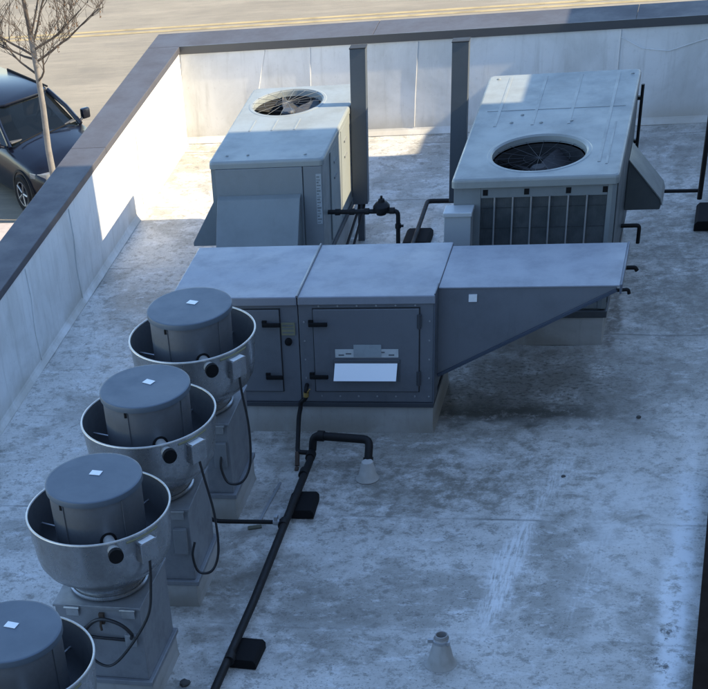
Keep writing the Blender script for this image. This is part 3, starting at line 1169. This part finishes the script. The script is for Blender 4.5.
t = thing('pipe_boot', 'grey conical pipe boot with metal clamp alone on the open roof', 'pipe boot', (4.87, -10.84, 0))
b = MB()
b.lathe([(.125, .003), (.12, .008), (.105, .02), (.095, .05), (.062, .19), (.056, .235)], n=32, cap1=False)
b.build('boot', CONE, t, True)
b = MB()
b.lathe([(.058, .195), (.064, .197), (.064, .22), (.057, .222)], n=28)
b.box(-.10, -.055, -.025, .0, .195, .225, .003)
b.box(.045, .07, -.05, -.02, .195, .225, .003)
b.build('clamp', STEEL, t, True)
b = MB()
b.lathe([(.055, .23), (.048, .26), (.04, .26), (.04, .20), (0, .20)], n=24)
b.build('pipe', painted('pipe_stub', (.30, .29, .28), .5), t, True)

t = thing('gas_pipe', 'black pipe from the large unit to the right edge with upright end', 'pipe', (6.0, -2.4, 0))
b = MB()
b.pipe([(-.36, .01, .16), (.34, -.01, .16)], .018)
b.build('pipe', PIPE, t, True)
b = MB()
b.pipe([(.335, -.07, .10), (.335, -.07, .95), (.42, -.07, .98)], .026, .05)
b.build('riser', PIPE, t, True)


# ------------------------------------------------------------------ exhaust fans
def make_fan(label):
    t = thing('exhaust_fan', label, 'exhaust fan', (0, 0, 0), 0, 'row of upblast exhaust fans')
    h = .335
    b = MB()
    b.prism([(-h - .03, -h - .03), (h + .03, -h - .03), (h + .03, h + .03), (-h - .03, h + .03)], 'z', .205, .245, .004)
    b.box(-h, h, -h, h, .246, .86, .006)
    base = b.build('base', GALV, t)
    b = MB()
    b.box(-h - .012, h + .012, -h - .012, h + .012, .862, .885, .004)
    b.build('base_top', GALV, base)
    for xx in (-.24, .2):
        b = MB()
        b.box(xx, xx + .10, -h - .026, -h - .0125, .80, .87, .003)
        b.tube([(xx - .01, -h - .028, .872), (xx + .11, -h - .028, .872)], .010, 8)
        b.build('hinge', STEEL, base)
    b = MB()
    b.box(.015, .055, -h - .03, -h - .0005, .74, .83, .004)
    b.tube([(.035, -h - .03, .80), (.03, -h - .05, .74), (.03, -h - .04, .70)], .010, 8)
    b.build('latch', RUST, base, True)
    # bowl
    b = MB()
    b.lathe([(.27, .886), (.29, .895), (.283, .93), (.30, .965), (.38, 1.035), (.46, 1.10), (.493, 1.155), (.505, 1.22),
             (.529, 1.49)], n=80)
    b.lathe([(.520, 1.492), (.497, 1.22), (.484, 1.16), (.45, 1.11), (.37, 1.05), (.24, 1.02)], n=80, cap1=True)
    # merge visually: the inner skin is a separate sheet 8 mm inside the outer one
    bowl = b.build('bowl', ALU, t, True)
    b = MB()
    b.lathe([(.518, 1.488), (.495, 1.22), (.482, 1.163), (.447, 1.115), (.368, 1.054), (.24, 1.026)], n=80)
    b.build('bowl_lining', ALUIN, bowl, True)
    b = MB()
    b.tube([(.5265 * math.cos(2 * math.pi * i / 80), .5265 * math.sin(2 * math.pi * i / 80), 1.494) for i in range(80)], .0085, 8, True)
    b.build('rim', ALURIM, bowl, True)
    b = MB()
    b.lathe([(.291, .892), (.301, .900), (.301, .912), (.288, .920)], n=64)
    b.build('neck_band', ALU, bowl, True)
    # motor drum and cap
    b = MB()
    b.lathe([(.30, 1.028), (.33, 1.05), (.337, 1.69)], n=72)
    drum = b.build('motor_drum', DRUM, t, True)
    b = MB()
    for a in (-1.9, -.55, .8, 2.2):
        ca, sa = math.cos(a), math.sin(a)
        b.tube([(.337 * ca, .337 * sa, 1.08), (.341 * ca, .341 * sa, 1.67)], .004, 6)
    b.build_each('drum_seam', DRUM, drum)
    b = MB()
    a = -1.95
    b.box(.338 * math.cos(a) - .01, .338 * math.cos(a) + .012, .338 * math.sin(a) - .012, .338 * math.sin(a) + .01, 1.635, 1.675, .003)
    b.build('clip', BLACK, drum)
    b = MB()
    b.lathe([(.338, 1.678), (.353, 1.679), (.354, 1.69), (.354, 1.712), (.352, 1.7195), (.347, 1.7225), (.334, 1.7225), (.18, 1.7225)], n=80, cap1=True)
    cap = b.build('cap', ALUCAP, t, True)
    b = MB()
    mt = Matrix.Translation((.012, .06, 1.7245)) @ Matrix.Rotation(R(-18), 4, 'Z')
    b.box(-.042, .042, -.030, .030, 0, .002, 0, mt)
    b.build('sticker', WHITE, cap)
    for a in (1.1, 3.0, 4.9):
        b = MB()
        b.tube([(.33 * math.cos(a), .33 * math.sin(a), 1.28), (.508 * math.cos(a), .508 * math.sin(a), 1.30)], .009, 6)
        b.build('strut', ALU, bowl, True)
    # breather tube with dark end
    a = R(-61)
    d = Vector((math.cos(a), math.sin(a), 0))
    b = MB()
    b.tube([d * .30 + Vector((0, 0, 1.40)), d * .62 + Vector((0, 0, 1.45))], .042, 20)
    tb = b.build('breather_tube', ALURIM, t, True)
    b = MB()
    p = d * .62 + Vector((0, 0, 1.45))
    b.tube([p - d * .006, p + d * .03], .054, 20)
    b.build('tube_cap', BLACK, tb, True)
    b = MB()
    b.tube([d * .318 + Vector((0, 0, 1.40)), d * .345 + Vector((0, 0, 1.404))], .062, 20)
    b.build('gland', BLACK, tb, True)
    # junction box on the bowl
    a = R(-34)
    M4 = Matrix.Rotation(a, 4, 'Z')
    b = MB()
    b.box(.505, .575, -.075, .075, 1.28, 1.43, .006, M4)
    jb = b.build('junction_box', ALU, t)
    b = MB()
    b.box(.515, .572, -.06, .06, 1.431, 1.434, 0, M4)
    b.build('label', WHITE, jb)
    b = MB()
    b.tube([(.521 * math.cos(a + e), .521 * math.sin(a + e), 1.46) for e in [-.28 + .06 * i for i in range(10)]], .012, 8)
    b.build('yellow_strip', painted('yellow_strip', (.22, .215, .13), .5, 0, .3), bowl, True)
    return t


def fan_cable(t, pts, r=.0105):
    """smooth hanging cable through points (Catmull-Rom)"""
    P = [Vector(p) for p in pts]
    P = [P[0] * 2 - P[1]] + P + [P[-1] * 2 - P[-2]]
    out = []
    for i in range(1, len(P) - 2):
        for k in range(8):
            s = k / 8
            a, b_, c, d = P[i - 1], P[i], P[i + 1], P[i + 2]
            out.append(.5 * ((2 * b_) + (c - a) * s + (2 * a - 5 * b_ + 4 * c - d) * s * s + (3 * b_ - a - 3 * c + d) * s ** 3))
    out.append(P[-2])
    b = MB()
    b.tube(out, r, 8)
    return b.build('cable', CABLE, t, True)


FX = 2.436
FYS = [-8.534, -9.895, -11.256, -13.149]
FL = ['exhaust fan farthest up the row, its bowl in front of the makeup air unit door',
      'second exhaust fan from the makeup air unit, with hanging cable on its right side',
      'exhaust fan with black cable looped across the front of its base, low in the photo',
      'exhaust fan cut off by the lower left corner of the photo']
CL = ['pale membrane curb under the exhaust fan nearest the makeup air unit',
      'pale membrane curb under the second exhaust fan from the makeup air unit',
      'pale membrane curb under the exhaust fan with the looped cable',
      'pale membrane curb under the fan in the lower left corner']
proto = make_fan(FL[0])
fans = [proto] + [copy_tree(proto) for _ in range(3)]
for f, y, lb in zip(fans, FYS, FL):
    f.location = (FX, y, 0)
    f['label'] = lb
fans[1].rotation_euler.z = R(1.2)
fans[2].rotation_euler.z = R(-1.0)
fans[3].rotation_euler.z = R(2)
jx, jy = .56 * math.cos(R(-34)), .56 * math.sin(R(-34))
for f, dr, cr_ in zip(fans[1:], (9, -6, 14), (-7, 11, 5)):
    for ch in f.children:
        if ch.name.startswith('motor_drum'):
            ch.rotation_euler.z = R(dr)
        if ch.name.startswith('cap'):
            ch.rotation_euler.z = R(cr_)
loop = [(jx, jy, 1.30), (jx + .01, jy, 1.15), (jx + .05, jy - .01, .85), (jx + .05, jy - .05, .55), (jx - .02, jy - .10, .40),
        (jx - .14, jy - .12, .40), (jx - .20, jy - .09, .52), (jx - .20, jy - .045, .62)]
for f, e in ((fans[0], 0), (fans[1], .015)):
    fan_cable(f, [(x + e * k, y, z - e) for k, (x, y, z) in enumerate(loop)])
for f in (fans[2], fans[3]):
    fan_cable(f, [(jx, jy, 1.30), (jx - .01, jy - .02, 1.1), (jx - .05, jy - .06, .85), (.24, -.42, .58), (.08, -.44, .43), (-.06, -.42, .47),
                  (-.13, -.38, .62), (-.11, -.345, .70)])
    fan_cable(f, [(.25, -.36, .63), (.27, -.40, .70), (.20, -.41, .78), (.08, -.40, .81), (-.02, -.39, .78), (-.12, -.38, .68)], .0145)
    b = MB()
    b.pipe([(.25, -.345, .60), (.0, -.36, .62), (-.12, -.36, .63)], .012, .03)
    b.build('conduit', CABLE, f, True)
    b = MB()
    b.box(.20, .29, -.37, -.336, .56, .66, .004)
    b.build('cable_clamp', STEEL, f)
for f in fans[:2]:
    b = MB()
    b.box(.20, .31, -.375, -.337, .50, .72, .005)
    b.build('switch_box', painted('switch_box', (.24, .25, .26), .45, .3, .3), f)
for y, lb in zip(FYS, CL):
    curb(FX - .35, FX + .35, y - .35, y + .35, .203, lb)

# small loose things on the roof
b = MB()
b.box(-.06, .06, -.025, .025, 0, .010, .003)
o = b.build('debris', plain('debris_tan', (.11, .105, .07), .8))
o.location = (2.98, -9.02, .008)
o.rotation_euler = (0, 0, .3)
tag(o, 'scrap of mossy debris on the roof beside the farthest fan curb', 'debris')
b = MB()
b.box(-.012, .012, -.33, .33, 0, .012, .003)
o = b.build('metal_strip', STEEL)
o.location = (3.02, -8.60, .008)
o.rotation_euler = (0, 0, R(-4))
tag(o, 'thin pale metal strip lying on the roof between fan and long pipe', 'strip')
for x, y, s, lb in ((2.945, -11.3, .045, 'small dark stone on the roof at the bottom of the photo, left of the pipe'),
                    (5.50, -8.05, .02, 'tiny dark pebble on the pale open roof below the intake hood'),
                    (6.05, -7.0, .022, 'tiny dark pebble on the roof right of the intake hood')):
    b = MB()
    bmesh.ops.create_icosphere(b.bm, subdivisions=2, radius=s)
    for v in b.bm.verts:
        v.co *= random.uniform(.8, 1.15)
        v.co.z *= .5
    o = b.build('stone', painted('stone_dark', (.07, .07, .065), .8), None, True)
    o.location = (x, y, s * .35)
    tag(o, lb, 'stone')

# ------------------------------------------------------------------ parked car
H = Vector((.73, -.684, 0)).normalized()
car = thing('parked_car', 'dark blue car parked nose in at the kerb below the roof', 'car', (-6.015 - .2 * H.x, 10.44 - .2 * H.y, G), math.atan2(H.y, H.x))


def loft(secs):
    """secs: list of (x, [(y,z)...]) half sections mirrored in y"""
    b = MB()
    rows = []
    for x, pts in secs:
        full = [(y, z) for y, z in pts] + [(-y, z) for y, z in reversed(pts)]
        rows.append([b.bm.verts.new((x, y, z)) for y, z in full])
    n = len(rows[0])
    for a, c in zip(rows, rows[1:]):
        for i in range(n):
            b.bm.faces.new((a[i], a[(i + 1) % n], c[(i + 1) % n], c[i]))
    b.bm.faces.new(rows[0][::-1])
    b.bm.faces.new(rows[-1])
    return b


def sec(x, w, zb, zs, zt, crown=.04):
    return (x, [(w * .86, zb), (w * .97, zb + .12), (w, (zb + zs) / 2), (w * .985, zs - .06), (w * .93, zs), (w * .55, zt), (0.05, zt + crown)])


# car space: x forward, windshield base at x = .2
body = loft([sec(-3.25, .74, .42, .92, 1.0), sec(-3.1, .84, .28, .98, 1.04), sec(-2.2, .90, .22, 1.02, 1.06), sec(-1.0, .91, .20, 1.02, 1.06),
             sec(.15, .91, .20, 1.0, 1.06), sec(.5, .905, .20, .96, 1.04, .03), sec(.95, .89, .22, .90, .98, .03), sec(1.25, .85, .24, .84, .91, .02),
             sec(1.40, .76, .28, .72, .80, .01), sec(1.46, .66, .34, .60, .66, .0)])
body.build('body', CARP, car, True)


def green(w0, w1, z0, z1, xs):
    (a, b_, c, d) = xs
    b = MB()
    lo = [(a, w0 * .86), (a + .25, w0), (c - .5, w0), (c - .12, w0 * .93), (c, w0 * .6)]
    hi = [(b_, w1 * .9), (b_ + .2, w1), (d - .5, w1), (d - .08, w1 * .93), (d, w1 * .6)]
    def ring(pp, z):
        q = [(x, y) for x, y in pp] + [(x, -y) for x, y in reversed(pp)]
        return [b.bm.verts.new((x, y, z)) for x, y in q]
    r0, r1 = ring(lo, z0), ring(hi, z1)
    n = len(r0)
    for i in range(n):
        b.bm.faces.new((r0[i], r0[(i + 1) % n], r1[(i + 1) % n], r1[i]))
    b.bm.faces.new(r1)
    b.bm.faces.new(r0[::-1])
    return b


green(.82, .64, 1.02, 1.50, (-3.05, -2.6, .30, -.62)).build('window_glass', GLASS, car)
b = MB()
rp = [(-3.3, .46), (-3.1, .62), (-1.1, .66), (-.72, .62), (-.58, .40)]
q = [(x, y) for x, y in rp] + [(x, -y) for x, y in reversed(rp)]
b.prism(q, 'z', 1.49, 1.545, .02)
b.build('roof', CARP, car, True)
for s in (-1, 1):
    b = MB()
    b.tube([(.22, s * .80, 1.03), (-.18, s * .73, 1.28), (-.66, s * .61, 1.51)], [.045, .04, .045], 8)
    b.build('pillar', CARP, car, True)
    b = MB()
    b.tube([(-.72, s * .645, 1.555), (-2.4, s * .62, 1.555)], .018, 8)
    b.build('roof_rail', BLACK, car, True)
    b = MB()
    b.box(-.02, .12, s * .93, s * 1.10, 1.04, 1.22, .03)
    b.tube([(.08, s * .86, 1.04), (.06, s * .97, 1.08)], .025, 8)
    mr = b.build('mirror', CARP, car, True)
    b = MB()
    b.box(-.026, -.021, s * .95, s * 1.08, 1.06, 1.20)
    b.build('mirror_glass', CHROME, mr)
    b = MB()
    b.prism([(1.05, s * .87), (1.22, s * .845), (1.42, s * .69), (1.425, s * .50), (1.36, s * .54), (1.15, s * .79)], 'z', .69, .80, .008)
    hl = b.build('headlight', LAMP, car, True)
    for xw in (.72, -2.15):
        wm = MB()
        prof = [(.20, -.10), (.31, -.115), (.345, -.08), (.35, 0), (.345, .08), (.31, .115), (.20, .10)]
        wm.lathe(prof, n=32)
        wo = wm.build('wheel', BLACK, car, True)
        wo.rotation_euler = (R(90), 0, 0)
        wo.location = (xw, s * .83, .35)
        rm = MB()
        rm.lathe([(.225, -.085), (.225, .105), (.20, .10)], n=32)
        for k in range(5):
            aa = k * 2 * math.pi / 5
            for zz in (-.095, .095):
                p0 = Vector((.03 * math.cos(aa), .03 * math.sin(aa), zz * .9))
                p1 = Vector((.215 * math.cos(aa), .215 * math.sin(aa), zz))
                rm.tube([p0, p1], .024, 6)
        rm.lathe([(0, -.09), (.05, -.09), (.05, .09), (0, .09)], n=16)
        rm.build('rim', plain('rim_grey', (.22, .22, .23), .35, .6), wo, True)
        ar = MB()
        ar.lathe([(.36, -.095), (.40, -.1), (.40, .1), (.36, .095)], n=32)
        ao = ar.build('wheel_arch', plain('arch_black', (.01, .01, .01), .7), car, True)
        ao.rotation_euler = (R(90), 0, 0)
        ao.location = (xw, s * .82, .38)
b = MB()
b.box(1.425, 1.475, -.42, .42, .46, .60, .01)
b.build('grille', BLACK, car)
b = MB()
b.tube([(.30, -.62, 1.085), (.26, -.1, 1.13)], .012, 6)
b.tube([(.30, .0, 1.095), (.26, .55, 1.12)], .012, 6)
b.build_each('wiper', BLACK, car)
b = MB()
for s in (-1, 1):
    b.box(-1.0, -.86, s * .33 - .17, s * .33 + .17, 1.1, 1.50, .04)
b.build_each('seat', plain('seat_grey', (.20, .20, .20), .7), car)
b = MB()
b.box(-.45, .16, -.74, .74, 1.065, 1.10, .02)
b.build('dashboard', plain('dash_grey', (.07, .07, .07), .7), car)
b = MB()
b.tube([(-.42 + .05 * math.sin(a), .34 + .18 * math.cos(a), 1.16 + .16 * math.sin(a)) for a in [i * math.pi / 10 for i in range(20)]], .018, 6, True)
b.build('steering_wheel', BLACK, car, True)

# ------------------------------------------------------------------ bare tree
tr = thing('bare_tree', 'slender bare street tree with a pale trunk and drooping twigs', 'tree', (-5.4, 8.96, G))
random.seed(11)
b = MB()
tp = [(0, 0, 0), (.01, 0, .6), (-.02, .01, 1.3), (.01, 0, 2.0), (.0, .01, 2.6), (-.02, 0, 3.2)]
b.tube(tp, [.075, .066, .060, .056, .053, .05], 12)
b.build('trunk', BARKLT, tr, True)
b = MB()
lf = MB()


def grow(p, d, r, ln_, depth):
    pts, rs = [p.copy()], [r]
    q = p.copy()
    dd = d.copy()
    n = 6
    for i in range(n):
        dd = (dd + Vector((random.uniform(-.16, .16), random.uniform(-.16, .16), random.uniform(-.04, .16)))).normalized()
        q = q + dd * (ln_ / n)
        pts.append(q.copy())
        rs.append(max(.0035, r * (1 - .62 * (i + 1) / n)))
        if depth < 5 and i >= 1 and (depth < 3 or i % 2):
            for _ in range((2 if depth in (1, 2) else 1)):
                if random.random() < (.72 if depth < 3 else .42):
                    az = random.uniform(0, 2 * math.pi)
                    side = Vector((math.cos(az), math.sin(az), random.uniform(.0, .7)))
                    nd = (dd * .55 + side * .75).normalized()
                    grow(q.copy(), nd, rs[-1] * .55, ln_ * random.uniform(.38, .6), depth + 1)
    b.tube(pts, [max(.0028, q_ * .85) for q_ in rs], 6 if depth < 2 else 4)
    if depth >= 3:
        for _ in range(2):
            if random.random() < .30:
                c = random.choice(pts[2:])
                if random.random() < .75:
                    continue
                e = random.uniform(.04, .12)
                b.tube([c, c + Vector((random.uniform(-.03, .03), random.uniform(-.03, .03), -e))], [.005, .004], 4)
                u = Vector((random.uniform(-1, 1), random.uniform(-1, 1), random.uniform(-1, 1))).normalized() * .022
                v = u.orthogonal().normalized() * .018
                cc = c + Vector((0, 0, -e))
                lf.poly([cc - u, cc + v, cc + u, cc - v])


top = Vector(tp[-1])
grow(Vector((-.02, 0, 3.2)), Vector((-.05, 0, 1)), .05, 2.6, 0)
for z, dx, dy, dz, l_ in ((2.95, 1.0, .1, .30, 1.2), (2.8, -1.0, .1, .2, 1.4), (3.05, .55, .1, .75, 1.6), (2.75, .9, .2, .45, 1.5), (2.85, -.9, -.2, .5, 1.5), (2.55, -.8, .4, .35, 1.2), (2.45, .7, -.5, .5, 1.3), (3.2, .3, .5, .9, 1.7)):
    grow(Vector((0, 0, z)), Vector((dx, dy, dz)).normalized(), .026, l_, 1)
cr = b.build('crown', BARK, tr)
lf.build('leaves', LEAF, cr)


# ------------------------------------------------------------------ put every thing's origin at its own base
bpy.context.view_layer.update()


def under(o):
    for ch in o.children:
        yield ch
        yield from under(ch)


for o in [x for x in COL.objects if x.parent is None and x.type in {'EMPTY', 'MESH'} and x.get('category')]:
    if o.location.length > .5 and o is not ru:
        continue
    ms = [x for x in ([o] if o.type == 'MESH' else list(under(o))) if x.type == 'MESH']
    inv = o.matrix_world.inverted()
    cs = [inv @ (x.matrix_world @ Vector(c)) for x in ms for c in x.bound_box]
    off = Vector(((min(c.x for c in cs) + max(c.x for c in cs)) / 2, (min(c.y for c in cs) + max(c.y for c in cs)) / 2, min(c.z for c in cs)))
    sc = o.scale.x
    if o.type == 'MESH':
        o.data.transform(Matrix.Translation(-off))
    else:
        for ch in o.children:
            ch.location = ch.location - off
    o.location = o.location + off * sc
